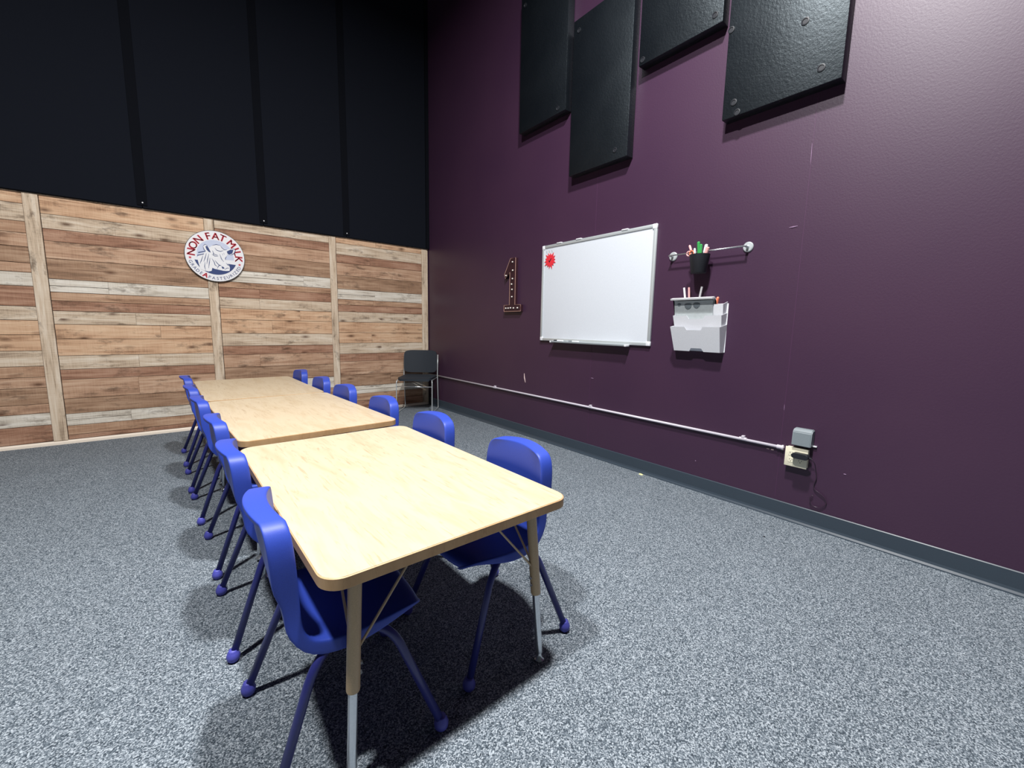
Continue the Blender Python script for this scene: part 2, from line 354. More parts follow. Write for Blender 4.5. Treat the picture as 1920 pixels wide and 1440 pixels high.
scuff([(-4.86, .36), (-4.866, .36), (-4.872, .36)], .003, MAT['scuffdim'])

# ------------------------------------------------------------------ tables
TW, TL = .757, 1.222
def make_table():
    t = thing('activity_table', '', 'table', group='maple activity tables pushed end to end')
    # local frame: origin at floor under the table centre, top at z = 0.592
    H, TH = .592, .029
    bm = bmesh.new(); prism(bm, rrect(TW - .006, TL - .006, .049, 8), lambda u, v, d: (u, v, d), H - TH, H)
    bmesh.ops.bevel(bm, geom=[e for e in bm.edges if abs(e.verts[0].co.z - H) < 1e-5 and abs(e.verts[1].co.z - H) < 1e-5], offset=.001, segments=1, affect='EDGES')
    obj('tabletop', bm, MAT['maple'], t, autos=True)
    bm = bmesh.new(); prism(bm, rrect(TW - .012, TL - .012, .046, 8), lambda u, v, d: (u, v, d), H - TH - .0025, H - TH - .0003); obj('bounce_cut_sheet', bm, MAT['bounce_cut'], t)  # unseen dark sheet added under the top to reduce bounce light on the seats
    bm = bmesh.new(); o = rrect(TW, TL, .052, 8); i = rrect(TW - .006, TL - .006, .049, 8); n = len(o)
    rings = [[bm.verts.new((u, v, z)) for u, v in pp] for pp, z in ((i, H - TH - .0015), (o, H - TH + .001), (o, H - .0022), (i, H - .0009))]
    for a, b in zip(rings, rings[1:] + rings[:1]):
        for k in range(n): bm.faces.new((a[k], a[(k+1) % n], b[(k+1) % n], b[k]))
    obj('edge_band', bm, MAT['band'], t, autos=True)
    for sx in (-1, 1):
        for sy in (-1, 1):
            top = Vector((sx*(TW/2 - .095), sy*(TL/2 - .085), H - TH)); foot = Vector((sx*(TW/2 - .060), sy*(TL/2 - .060), .012))
            P = lambda z: foot + (top - foot)*((z - foot.z)/(top.z - foot.z))
            bm = bmesh.new(); tube(bm, [top, P(.252), P(.248)], [.0165, .0165, .0155], 20); leg = obj('leg', bm, MAT['leg'], t, autos=True)
            bm = bmesh.new(); tube(bm, [P(.30), P(.03)], .012, 16); obj('leg_insert', bm, MAT['chrome'], leg, autos=True)
            bm = bmesh.new(); f = P(.012); lathe(bm, [(.017, -.012), (.017, -.007), (.008, .004), (.006, .020)], 16, f); obj('glide', bm, MAT['chrome'], leg, autos=True)
            for dx, dy in ((-sx, 0), (0, -sy)):
                a = P(.335); b = Vector((top.x + dx*.17, top.y + dy*.17, H - TH - .003))
                bm = bmesh.new(); tube(bm, [a, a + (b-a)*.93, b, b + Vector((dx*.03, dy*.03, 0))], .0035, 8); obj('brace', bm, MAT['brace'], leg, autos=True)
            for z in (.285, .31):
                a = P(z); d = Vector((-sx, 0, 0)); bm = bmesh.new(); lathe(bm, [(.005, -.0155*sx), (.005, -.021*sx), (0, -.022*sx)], 8, a, 'X'); obj('screw', bm, MAT['chrome'], leg)
    return t
table0 = make_table()
table0.location = (-2.261, -3.954, 0); table0.rotation_euler = (0, 0, math.radians(1.1)); table0['label'] = 'nearest maple activity table, tan splayed legs with chrome ends in full view'
t2 = dup(table0, (-2.296, -2.675, .015), math.radians(2.9), 'middle maple activity table of three, its front edge standing just above the next top')
t3 = dup(table0, (-2.338, -1.436, .015), math.radians(1.2), 'farthest maple activity table, end nearest the plank wall')

# ------------------------------------------------------------------ blue chairs
def chair_shell():
    """one-piece moulded seat and back: front = +X, rim rolled backwards round the back"""
    prof = [(.197, .350), (.194, .361), (.184, .371), (.160, .378), (.110, .376), (.050, .371), (0, .369), (-.045, .371), (-.080, .380), (-.103, .396),
            (-.116, .420), (-.122, .450), (-.124, .490), (-.125, .530), (-.126, .570), (-.128, .605), (-.130, .632), (-.132, .652), (-.134, .666), (-.136, .674), (-.137, .678)]
    wid = [.118, .140, .157, .171, .178, .180, .180, .179, .176, .172, .169, .167, .166, .166, .166, .165, .1615, .1555, .146, .134, .122]
    us = [-1, -.965, -.90] + [-.8 + .2*k for k in range(9)] + [.90, .965, 1]
    NU = len(us) - 1; bm = bmesh.new(); grid = []
    for i, ((x, z), w) in enumerate(zip(prof, wid)):
        row = []
        back = min(1, max(0, (z - .395)/.06)) if i >= 9 else 0
        seat = 1 if 3 <= i <= 7 else .5 if i in (2, 8) else 0
        for u in us:
            e = abs(u)**3
            dx = back*(-.016*(1 - u*u) + .006*u*u); dz = seat*(.007*u*u) + (.010*(1 - u*u) if i >= 17 else 0)*(i-16)/4
            if i <= 3: dx -= .010*e*(4-i)/4
            row.append(bm.verts.new((x + dx, w*u, z + dz)))
        grid.append(row)
    for a, b in zip(grid, grid[1:]):
        for k in range(NU): bm.faces.new((a[k], a[k+1], b[k+1], b[k]))
    nr = len(grid)
    loop = [grid[i][0] for i in range(nr)] + [grid[-1][k] for k in range(1, NU)] + [grid[i][NU] for i in range(nr-1, -1, -1)]
    def rim(v, d, out):
        x, y, z = v.co
        bk = min(1, max(0, (z - .385)/.04)) if x < -.07 else 0
        depth = (.036 + .018*min(1, max(0, (z - .50)/.03))) if bk > .5 else .003 + .033*min(1, max(0, (.188 - x)/.17))
        s = 1 if y > 0 else -1
        nrm = Vector((0, s, 0))
        if bk > .5 and z > .645:
            q = min(1, (z - .645)/.036); nrm = Vector((0, s*(1 - q)*1.0 + y*1.2*q, q)).normalized()
        vec = Vector((-1, 0, 0))*bk + Vector((0, 0, -1))*(1 - bk)
        return v.co + vec.normalized()*depth*d + nrm*out
    rings = [loop]
    for d, out in ((.06, .003), (.16, .0045), (.55, .005), (.93, .0055), (1.0, .0045), (1.0, -.001), (1.0, -.012)):
        rings.append([bm.verts.new(rim(v, d, out)) for v in loop])
    for a, b in zip(rings, rings[1:]):
        for k in range(len(loop)-1): bm.faces.new((a[k], a[k+1], b[k+1], b[k]))
    last = rings[-1]; nl = len(last)      # the back is a closed, thick moulding: fill its rear face
    for i in range(11, nr-1): bm.faces.new((last[i], last[i+1], last[nl-2-i], last[nl-1-i]))
    bm.faces.new(last[nr-1:nl-nr+1])
    me = mesh_of(bm, 'shell', True)
    return me
def make_chair():
    t = thing('school_chair', '', 'chair', group='blue plastic chairs around the tables')
    me = chair_shell(); o = link('shell', me, MAT['blue'], t)
    md = o.modifiers.new('thick', 'SOLIDIFY'); md.thickness = .0045; md.offset = -1
    md = o.modifiers.new('sub', 'SUBSURF'); md.levels = 1; md.render_levels = 1
    for sx in (-1, 1):
        for sy in (-1, 1):
            fx, fy = sx*.213, sy*.222
            top = Vector((sx*.015, sy*.125, .352)); b0 = Vector((sx*.052, sy*.158, .351)); b1 = Vector((sx*.088, sy*.178, .345)); b2 = Vector((sx*.112, sy*.184, .290)); ft = Vector((fx, fy, .022))
            pts = [top] + [p for p in bez(b0, b1, b2, 6)] + [ft]
            bm = bmesh.new(); tube(bm, pts, .0115, 14); leg = obj('leg', bm, MAT['bluetube'], t, smooth=True)
            bm = bmesh.new(); d = (b2 - ft).normalized()
            lathe(bm, [(0, -.022), (.012, -.021), (.019, -.012), (.0205, 0), (.017, .010), (.0135, .016), (.0125, .020)], 16, ft); obj('ball_foot', bm, MAT['bluefoot'], leg, smooth=True)
    for s in (-1, 1):
        bm = bmesh.new(); tube(bm, [(s*.02, -.135, .354), (s*.02, .135, .354)], .010, 10); obj('seat_bar', bm, MAT['bluetube'], t, smooth=True)
    return t
ordl = ['nearest the camera', 'second from the camera', 'third from the camera', 'fourth from the camera', 'fifth from the camera', 'nearest the plank wall']
LCH = [(-2.526, -4.285, -2), (-2.540, -3.655, 0), (-2.548, -3.064, 1), (-2.582, -2.403, 2), (-2.604, -1.824, 1), (-2.618, -1.167, 1)]
RCH = [(-1.976, -4.232, 180), (-2.000, -3.592, 181), (-2.012, -2.980, 181), (-2.045, -2.343, 183), (-2.062, -1.777, 181), (-2.076, -1.106, 181)]
chair0 = make_chair()
for side, rows, where in (('left', LCH, 'open left side of the tables'), ('right', RCH, 'purple wall side of the tables')):
    for i, (x, y, a) in enumerate(rows):
        lab = f'blue plastic chair on the {where}, {ordl[i]}'
        if side == 'left' and i == 0:
            chair0.location = (x, y, 0); chair0.rotation_euler = (0, 0, math.radians(a)); chair0['label'] = lab
        else: dup(chair0, (x, y, 0), math.radians(a), lab)

# ------------------------------------------------------------------ black stacking chair in the corner (front = -Y)
t = thing('stacking_chair', 'black stacking chair with thin chrome sled legs in the far corner', 'chair', (-.350, -.372, 0), math.radians(-39))
bm = bmesh.new(); prism(bm, rrect(.435, .42, .07, 8), lambda u, v, d: (u, v - .02, d + .012*((v/.21)**2) - (.018 if v < -.19 else 0)), .430, .458)
obj('seat', bm, MAT['blkfab'], t, autos=True)
def backfn(u, v, d): return (u, .150 + .10*v + .045*(1 - (u/.225)**2)*.8 + d, .648 + v)
bm = bmesh.new(); NX = 12; bp = rrect(.445, .325, .055, 6)
NB = 14; grid = {}
for i in range(NB+1):
    for j in range(NB+1):
        u = -1 + 2*i/NB; v = -1 + 2*j/NB
        # squircle mapping keeps rounded corners
        uu = u*(1 - .10*v**6*abs(u)**2); vv = v*(1 - .10*u**6*abs(v)**2)
        for s, d in ((0, 0), (1, .022)): grid[i, j, s] = bm.verts.new(backfn(uu*.222, vv*.150, d))
for i in range(NB):
    for j in range(NB):
        for s in (0, 1): bm.faces.new([grid[q] for q in ((i, j, s), (i+1, j, s), (i+1, j+1, s), (i, j+1, s))])
for k in range(NB):
    for a, b in (((k, 0), (k+1, 0)), ((k, NB), (k+1, NB)), ((0, k), (0, k+1)), ((NB, k), (NB, k+1))):
        bm.faces.new([grid[a + (0,)], grid[b + (0,)], grid[b + (1,)], grid[a + (1,)]])
obj('backrest', bm, MAT['blkfab'], t, autos=True)
for s in (-1, 1):
    X = s*.228
    pts = [(X, .205, .74), (X, .185, .60), (X, .165, .47), (X, .175, .40), (X, .205, .10)] + [tuple(p) for p in bez((X, .212, .04), (X, .216, .008), (X, .185, .008), 4)] + \
          [(X, -.19, .008)] + [tuple(p) for p in bez((X, -.205, .008), (X, -.225, .008), (X, -.224, .03), 4)] + [(X, -.212, .36)] + \
          [tuple(p) for p in bez((X, -.210, .40), (X*.99, -.205, .432), (X*.95, -.17, .432), 4)] + [(X*.93, .16, .428)]
    bm = bmesh.new(); tube(bm, pts, .0066, 8); obj('sled_leg', bm, MAT['alu'], t, smooth=True)
bm = bmesh.new(); tube(bm, [(-.226, -.212, .352), (.226, -.212, .352)], .0055, 8); obj('crossbar', bm, MAT['chrome'], t, smooth=True)
bm = bmesh.new(); tube(bm, [(-.228, .172, .43), (.228, .172, .43)], .0055, 8); obj('crossbar', bm, MAT['chrome'], t, smooth=True)

# ------------------------------------------------------------------ black sound panels on the purple wall
PAN = [(-2.060, -2.680, 2.992, 'black sound panel on purple wall, nearest the dark corner', [(-.219, .041), (.255, 1.098), (-.25, 1.13)]),
       (-2.750, -3.348, 2.428, 'long low black sound panel above the whiteboard', [(-.186, .073), (.238, 1.114), (-.25, 1.13)]),
       (-3.412, -4.011, 3.012, 'high black sound panel between the two low ones', [(-.249, .059), (.268, .033), (-.25, 1.13), (.25, 1.13)]),
       (-4.055, -4.661, 2.428, 'glossy black sound panel with round fasteners, farthest from corner', [(-.208, .085), (.237, .082), (.212, .018), (-.11, .355), (.288, .506), (-.25, 1.13), (.25, 1.13)])]
for y0, y1, z0, lab, fas in PAN:
    t = thing('sound_panel', lab, 'panel', (0, (y0+y1)/2, z0), 0, 'black sound panels')
    w = abs(y1 - y0)/2
    bm = bbox(-.078, -.002, -w, w, 0, 1.205, .004, 2); obj('panel_board', bm, MAT['foam'], t, autos=True)
    for fy, fz in fas:
        bm = bmesh.new(); lathe(bm, [(.019, 0), (.019, -.003), (.014, -.004), (.012, -.001), (0, -.001)], 16, (-.0783, fy, fz), 'X'); obj('fastener', bm, MAT['blk'], t, autos=True)

# ------------------------------------------------------------------ whiteboard
wy0, wy1, wz0, wz1 = -3.607, -2.377, 1.007, 1.9035
t = thing('whiteboard', 'white dry-erase board with aluminium frame on the purple wall', 'whiteboard', (0, (wy0+wy1)/2, wz0))
HW, HH = (wy1 - wy0)/2, wz1 - wz0
bm = bbox(-.014, -.003, -HW+.02, HW-.02, .02, HH-.02); wb = obj('writing_surface', bm, MAT['wbsurf'], t)
for (a, b, c, d) in ((-HW+.03, HW-.03, 0, .026), (-HW+.03, HW-.03, HH-.026, HH), (-HW, -HW+.026, .03, HH-.03), (HW-.026, HW, .03, HH-.03)):
    bm = bbox(-.021, -.001, a, b, c, d, .004, 2); obj('frame_rail', bm, MAT['alu'], t, autos=True)
for sy in (-1, 1):
    for z0_, z1_ in ((0, .036), (HH-.036, HH)):
        ya, yb = sorted((sy*(HW+.001), sy*(HW-.036))); bm = bmesh.new(); pts = [(ya, z0_), (yb, z0_), (yb, z1_), (ya, z1_)]
        bm = bbox(-.0225, -.001, ya, yb, z0_-.001, z1_+.001, .006, 3); obj('corner_cap', bm, MAT['greypl'], t, autos=True)
bm = bmesh.new(); prism(bm, [(-.02, -.004), (-.066, -.010), (-.070, .002), (-.066, .004), (-.063, -.004), (-.02, .002)], lambda u, v, d: (u, d, v), -.425, .42)
obj('pen_tray', bm, MAT['alu'], t)
for c in (-.425, .42):
    bm = bbox(-.071, -.02, c-.008, c+.008, -.013, .004, .003, 2); obj('tray_end', bm, MAT['whitepl'], t, autos=True)
for y in (-.333, .151, .39):
    bm = bbox(-.026, -.001, y-.03, y+.03, HH-.004, HH+.006, .003, 2); obj('mounting_clip', bm, MAT['whitepl'], t, autos=True)
bm = bmesh.new()
for k in range(9):
    a = (HW-.05-.012*k, HH-.05 - .022*(k % 3)); tube(bm, [(-.0142, a[0], a[1]), (-.0142, a[0]-.009, a[1]-.012), (-.0142, a[0]-.002, a[1]-.02)], .0016, 4)
obj('pen_scribble', bm, MAT['greyink'], t)
st = thing('starburst_card', 'red starburst card stuck to top left corner of the whiteboard', 'card', (-.016, -2.485, 1.760))
pts = []
for k in range(28):
    a = 2*PI*k/28 + .1; r = (.078 + .014*((k*5) % 3 - 1)*.6) if k % 2 == 0 else .050
    pts.append((r*math.cos(a), r*math.sin(a)*.95))
bm = bmesh.new(); prism(bm, pts, lambda u, v, d: (d, -u, v), 0, -.003); obj('card', bm, MAT['red'], st)
bm = bmesh.new(); prism(bm, [(-.018, -.004), (-.006, -.02), (.022, .018), (.012, .018), (-.006, -.006), (-.012, .004)], lambda u, v, d: (d, -u, v), -.003, -.004); obj('check_mark', bm, MAT['ink'], st)
for (y, col, lab) in ((-2.66, 'blk', 'black-capped marker at left end of the whiteboard tray'), (-2.85, 'greybox', 'grey-capped marker further along the whiteboard tray')):
    mk = thing('dry_erase_marker', lab, 'marker', (-.046, y, 1.0135), 0, 'markers on the whiteboard tray')
    bm = bmesh.new(); lathe(bm, [(0, -.06), (.0075, -.058), (.0075, .02)], 10, (0, 0, 0), 'Y'); obj('barrel', bm, MAT['whitepl'], mk, smooth=False)
    bm = bmesh.new(); lathe(bm, [(.0082, .015), (.0082, .058), (0, .06)], 10, (0, 0, 0), 'Y'); obj('cap', bm, MAT[col], mk)

# ------------------------------------------------------------------ marquee number 1
t = thing('marquee_number', 'dark plum marquee numeral 1 with small white bulbs on purple wall', 'wall decor', (0, -1.945, 1.296))
one = [(-.138, 0), (.140, 0), (.140, .066), (.046, .068), (.046, .545), (-.040, .545), (-.138, .390), (-.124, .345), (-.046, .405), (-.046, .068), (-.138, .066)]
fn = lambda u, v, d: (d, -u, v)
bm = bmesh.new(); prism(bm, one, fn, -.002, -.034); obj('numeral_body', bm, MAT['digit'], t)
bm = bmesh.new(); tube(bm, [fn(u, v, -.0345) for u, v in one + one[:1]], .0022, 6); obj('rim', bm, MAT['copper'], t)
for u, v in ((0, .505), (.006, .42), (.004, .335), (-.008, .28), (0, .225), (0, .15), (-.105, .375), (-.10, .033), (-.06, .033), (-.02, .035), (.03, .033), (.095, .033)):
    bm = bmesh.new(); lathe(bm, [(.007, -.034), (.0085, -.040), (.006, -.046), (0, -.048)], 10, (0, -u, v), 'X'); obj('bulb', bm, MAT['bulb'], t, smooth=True)

# ------------------------------------------------------------------ rail, cup and pens
rz_, ra, rb = 1.653, -3.744, -4.250
t = thing('utensil_rail', 'slim chrome wall rail with round end plates holding the black cup', 'rail', (0, -3.997, rz_))
bm = bmesh.new(); tube(bm, [(-.050, -.262, 0), (-.050, .262, 0)], .0048, 10); obj('rod', bm, MAT['chrome'], t, smooth=True)
for y in (-.253, .253):
    bm = bmesh.new(); lathe(bm, [(.031, -.001), (.031, -.005), (.027, -.009), (.010, -.010), (.008, -.014), (.0065, -.050), (0, -.053)], 20, (0, y, 0), 'X'); obj('end_plate', bm, MAT['alu'], t, autos=True)
t = thing('pen_cup', 'black tapered pen cup hanging on the chrome rail', 'cup', (-.088, -3.985, 1.508))
bm = bmesh.new(); lathe(bm, [(0, 0), (.046, 0), (.048, .003), (.064, .120), (.061, .120), (.046, .008), (0, .008)], 28); obj('cup_body', bm, MAT['blk'], t, autos=True)
bm = bmesh.new(); tube(bm, [(.060, 0, .112), (.050, 0, .142), (.040, 0, .152), (.030, 0, .146), (.027, 0, .130)], .003, 6); obj('hook', bm, MAT['blk'], t, smooth=True)
def pen(name, label, cat, base, top, r, m1, m2, capfrac=.3):
    b = Vector(base); e = Vector(top); t = thing(name, label, cat, b, 0, 'writing things in the black cup'); d = e - b
    bm = bmesh.new(); tube(bm, [(0, 0, 0), d*(1 - capfrac)], r, 10); obj('barrel', bm, MAT[m1], t, autos=True)
    bm = bmesh.new(); tube(bm, [d*(1 - capfrac), d*.97, d], [r*1.12, r*1.1, r*.6], 10); obj('cap', bm, MAT[m2], t, autos=True)
CB = (-.088, -3.985, 1.522)
pen('marker_pen', 'green-capped marker, tallest in the black cup', 'marker', (-.08, -3.985, 1.522), (-.092, -3.972, 1.712), .009, 'whitepl', 'green', .45)
pen('marker_pen', 'shorter green marker beside the tallest one in the cup', 'marker', (-.10, -3.99, 1.522), (-.098, -3.994, 1.692), .009, 'whitepl', 'green', .4)
pen('marker_pen', 'white marker at right side of the black cup', 'marker', (-.085, -3.995, 1.522), (-.080, -4.022, 1.690), .010, 'whitepl', 'whitepl')
pen('marker_pen', 'pale pink-tipped marker leaning right in the cup', 'marker', (-.092, -3.995, 1.522), (-.095, -4.040, 1.670), .011, 'whitepl', 'pink')
pen('marker_pen', 'dark pen with pink tip leaning left in the cup', 'pen', (-.082, -3.975, 1.522), (-.088, -3.908, 1.698), .007, 'ink', 'pink', .2)
pen('marker_pen', 'clear pen standing in the middle of the black cup', 'pen', (-.105, -3.975, 1.522), (-.118, -3.962, 1.668), .006, 'greypl', 'greypl', .2)
t = thing('scissors', 'scissors with pink and orange loop handles, left side of the cup', 'scissors', (-.104, -3.964, 1.530))
bm = bmesh.new(); box(bm, -.001, .001, -.006, .006, 0, .10); obj('blade', bm, MAT['alu'], t)
for k, (y, m) in enumerate(((.042, 'pink'), (.020, 'orange'))):
    bm = bmesh.new(); tube(bm, [(-.008-.006*k, y + .015*math.cos(a), .108 + .015*math.sin(a)) for a in [2*PI*j/12 for j in range(13)]], .0048, 6); obj('handle', bm, MAT[m], t, smooth=True)

# ------------------------------------------------------------------ wall file
t = thing('wall_file', 'white three-tier wall file with notched pockets on purple wall', 'wall file', (0, -3.995, .985))
bm = bbox(-.004, -.001, -.166, .166, .005, .325); obj('back_plate', bm, MAT['greypl'], t)
def pocket(z0, z1, o0, o1, w, low_notch):
    H_ = z1 - z0; pts = [(-w, H_), (-.066, H_), (-.052, H_-.022), (.046, H_-.022), (.060, H_), (w, H_), (w*.94, 0)]
    pts += [(.052, 0), (.038, .022), (-.034, .022), (-.048, 0)] if low_notch else []
    pts += [(-w*.94, 0)]
    f = lambda u, v, d: (-(o0 + (o1 - o0)*v/H_) - d, -u, z0 + v)
    bm = bmesh.new(); prism(bm, pts, f, 0, .003); obj('pocket_front', bm, MAT['greypl'], t)
    for s in (-1, 1):
        q = [bm_ for bm_ in ()]
        bm = bmesh.new(); A = [(-.003, s*w*.94, z0 + .0), (-o0, s*w*.94, z0), (-o1, s*w, z1), (-.003, s*w*.97, z1 + .018)]
        a = [bm.verts.new(p) for p in A]; b = [bm.verts.new((p[0], p[1] - s*.003, p[2])) for p in A]
        bm.faces.new(a); bm.faces.new(b[::-1])
        for k in range(4): bm.faces.new((a[k], a[(k+1) % 4], b[(k+1) % 4], b[k]))
        obj('pocket_side', bm, MAT['greypl'], t)
    bm = bbox(-o0, -.003, -w*.93, w*.93, z0 + (.024 if low_notch else .002), z0 + (.027 if low_notch else .005)); obj('pocket_floor', bm, MAT['greypl'], t)
pocket(.004, .170, .058, .112, .172, True)
pocket(.080, .246, .046, .092, .168, False)
pocket(.156, .318, .034, .072, .164, False)
def sheet(name, label, cat, prof, ya, yb, mat, th=.0025):
    bm = bmesh.new(); n = len(prof); rows = []
    for y in (ya, yb):
        rows.append([bm.verts.new((-o, y, z)) for o, z in prof] + [bm.verts.new((-(o - th*.4), y, z - th)) for o, z in prof[::-1]])
    m = 2*n; bm.faces.new(rows[0][::-1]); bm.faces.new(rows[1])
    for k in range(m): bm.faces.new((rows[0][k], rows[0][(k+1) % m], rows[1][(k+1) % m], rows[1][k]))
    return tag(obj(name, bm, MAT[mat]), label, cat)
sheet('booklet', 'white booklet flopping forward over the top of the wall file', 'booklet', [(.030, 1.165), (.045, 1.28), (.060, 1.335), (.085, 1.352), (.118, 1.345)], -4.105, -3.812, 'white', .010)
pr = sheet('printed_sheet', 'grey printed sheet standing in the top pocket under the booklet', 'paper', [(.052, 1.15), (.072, 1.25), (.084, 1.33)], -4.095, -3.825, 'greyprint', .002)
for (y, z, r) in ((-3.925, 1.302, .026), (-3.985, 1.305, .024), (-3.86, 1.308, .012)):
    bm = bmesh.new(); lathe(bm, [(r, 0), (r*.7, -.001), (0, -.0012)], 12, (-(.0795 + (z-1.30)*.15) - .001, y, z), 'X'); obj('ink_blot', bm, MAT['greyink'], pr)
pr2 = sheet('printed_sheet', 'paler printed sheet lower down in the middle pocket', 'paper', [(.050, 1.08), (.078, 1.20), (.082, 1.245)], -4.10, -3.845, 'greyprint', .002)
for k, (y, y2, m, lab) in enumerate(((-3.884, -3.862, 'white', 'white chalk stick leaning left behind the booklet'), (-3.908, -3.898, 'pink', 'pink chalk stick standing behind the booklet'), (-3.965, -3.990, 'white', 'white chalk stick leaning right behind the booklet'))):
    a = Vector((-.028, y - (y2-y)*.5, 1.21)); b = Vector((-.036, y2, 1.425)); bm = bmesh.new(); tube(bm, [a, b], [.0068, .0068], 10)
    tag(obj('chalk_stick', bm, MAT[m]), lab, 'chalk', 'sticks in the wall file')
bm = bmesh.new(); tube(bm, [(-.03, -4.06, 1.16), (-.04, -4.10, 1.32), (-.042, -4.106, 1.345), (-.043, -4.107, 1.352)], [.010, .010, .009, .004], 10)
tag(obj('orange_crayon', bm, MAT['orange']), 'orange crayon tip showing behind right end of the booklet', 'crayon')

# ------------------------------------------------------------------ conduit, outlet, grey cover, plug
t = thing('conduit', 'white painted metal conduit running low along the purple wall', 'pipe', (-.013, -2.3, .443))
bm = bmesh.new(); tube(bm, [(0, 2.285, 0), (0, 0, 0), (0, -2.265, -.003)], .0092, 12); obj('pipe', bm, MAT['conduit'], t, smooth=True)
for y in (-1.635, -3.05, -4.33):
    bm = bmesh.new(); lathe(bm, [(.0115, -.022), (.0115, .022)], 12, (0, y + 2.3, 0), 'Y'); obj('coupling', bm, MAT['conduit'], t, autos=True)
    bm = bbox(-.011, .012, y+2.3-.009, y+2.3+.009, .008, .022, .002, 1); obj('strap', bm, MAT['conduit'], t)
bm = bmesh.new(); lathe(bm, [(.010, .03), (.013, .03), (.013, .004), (.016, .004), (.016, -.006)], 12, (0, -2.258, -.003), 'Y'); obj('connector', bm, MAT['conduit'], t, autos=True)
t = thing('outlet_box', 'cream four-socket outlet box at the end of the white conduit', 'outlet', (0, -4.639, .404))
bm = bbox(-.036, -.001, -.0545, .0545, -.0545, .0545, .003, 2); obj('box_body', bm, MAT['cream'], t, autos=True)
bm = bbox(-.041, -.036, -.0575, .0575, -.0575, .0575, .002, 2); obj('cover_plate', bm, MAT['cream'], t, autos=True)
for sy in (-1, 1):
    for sz in (-1, 1):
        bm = bmesh.new(); prism(bm, rrect(.033, .028, .011, 5), lambda u, v, d: (-.041 - d, sy*.024 - u, sz*.0195 + v), 0, .0018); rc = obj('receptacle', bm, MAT['cream'], t)
        bm = bmesh.new()
        for u in (-.0065, .0065): box(bm, -.0432, -.0426, sy*.024 + u - .0011, sy*.024 + u + .0011, sz*.0195 + .001, sz*.0195 + .009)
        lathe(bm, [(.0026, -.0426), (.0026, -.0432)], 8, (0, sy*.024, sz*.0195 - .006), 'X'); obj('slots', bm, MAT['slot'], rc)
t = thing('grey_wall_box', 'small grey box with sloped top mounted just above the outlet', 'box', (0, -4.660, .478))
bm = bmesh.new(); prism(bm, [(-.001, 0), (-.056, 0), (-.052, .082), (-.036, .098), (-.001, .100)], lambda u, v, d: (u, d, v), -.048, .048)
bmesh.ops.bevel(bm, geom=bm.edges[:], offset=.004, segments=2, affect='EDGES'); obj('housing', bm, MAT['greybox'], t, autos=True)
bm = bbox(-.012, -.001, -.066, -.048, .002, .008); obj('tab', bm, MAT['whitepl'], t)
t = thing('plug_adapter', 'flat black plug in the right-hand socket of the outlet', 'plug', (-.043, -4.668, .424))
bm = bmesh.new(); prism(bm, rrect(.084, .030, .0145, 6), lambda u, v, d: (d, u, v), -.042, -.0003); bmesh.ops.bevel(bm, geom=[e for e in bm.edges if e.calc_length() < .03 and abs(e.verts[0].co.x - e.verts[1].co.x) < 1e-5], offset=.002, segments=1, affect='EDGES')
obj('plug_body', bm, MAT['blk'], t, autos=True)
bm = bmesh.new(); tube(bm, [(-.016, -.040, -.002), (-.016, -.054, -.006)], [.006, .0035], 8); obj('strain_relief', bm, MAT['blk'], t)
cp = [(-.060, -4.722, .417), (-.050, -4.735, .395), (-.022, -4.738, .35), (-.010, -4.741, .30), (-.008, -4.733, .262), (-.008, -4.738, .235), (-.010, -4.768, .218), (-.008, -4.792, .196), (-.008, -4.800, .165), (-.010, -4.770, .135), (-.012, -4.735, .14), (-.012, -4.722, .175), (-.010, -4.738, .20)]
bm = bmesh.new(); P = [Vector(p) for p in cp]; sm = []
for i in range(len(P)-1):
    p0, p1, p2, p3 = P[max(i-1, 0)], P[i], P[i+1], P[min(i+2, len(P)-1)]
    for k in range(5):
        s = k/5; sm.append(.5*((2*p1) + (p2-p0)*s + (2*p0-5*p1+4*p2-p3)*s*s + (3*p1-p0-3*p2+p3)*s**3))
tube(bm, sm, .0022, 6); tag(obj('power_cord', bm, MAT['cord'], smooth=True), 'thin dark cord looping down the wall from the black plug', 'cord')
bm = bmesh.new(); prism(bm, [(-.016, -.006), (.004, -.010), (.018, -.002), (.012, .008), (-.004, .004), (-.014, .006)], lambda u, v, d: (u*.5 - .048, v*2.2 - 3.617, d + .003*math.sin(u*90)), .0005, .004)
tag(obj('floor_scrap', bm, MAT['yellow']), 'tiny pale yellow scrap on the carpet by the baseboard', 'scrap')
bm = bmesh.new(); lathe(bm, [(0, 0), (.005, .001), (.004, .004), (0, .005)], 8, (-.35, -4.62, 0)); tag(obj('floor_crumb', bm, MAT['ink']), 'tiny black crumb on the grey carpet', 'crumb')

# ------------------------------------------------------------------ round dairy sign on the planks
SR = .256
t = thing('round_sign', 'round white sign with cow head and red lettering on plank wall', 'sign', (-2.441, -.022, 1.798))
bm = bmesh.new(); lathe(bm, [(0, 0), (SR, 0), (SR, -.016), (SR-.003, -.018), (0, -.018)], 64, (0, 0, 0), 'Y'); obj('sign_board', bm, MAT['signedge'], t, autos=True)
def disc(name, r, d, mat, par):
    bm = bmesh.new(); lathe(bm, [(0, -d+.0006), (r, -d+.0006), (r, -d), (0, -d)], 64, (0, 0, 0), 'Y'); return obj(name, bm, MAT[mat], par)
face = disc('sign_face', SR - .004, .0192, 'signwhite', t)
def flat(name, polys, d, mat, th=.0007):
    bm = bmesh.new()
    for pts in polys: prism(bm, pts, lambda u, v, dd: (u*SR, -dd, v*SR), d, d + th)
    return obj(name, bm, MAT[mat], face)
def cv(pts):   # traced positions on the sign face -> unit disc
    out = []
    for px, py in pts:
        x = (px - 752 - .088*(py - 735))/497; y = -(py - 735)/425 + .13*x; out.append((x, y))
    return out
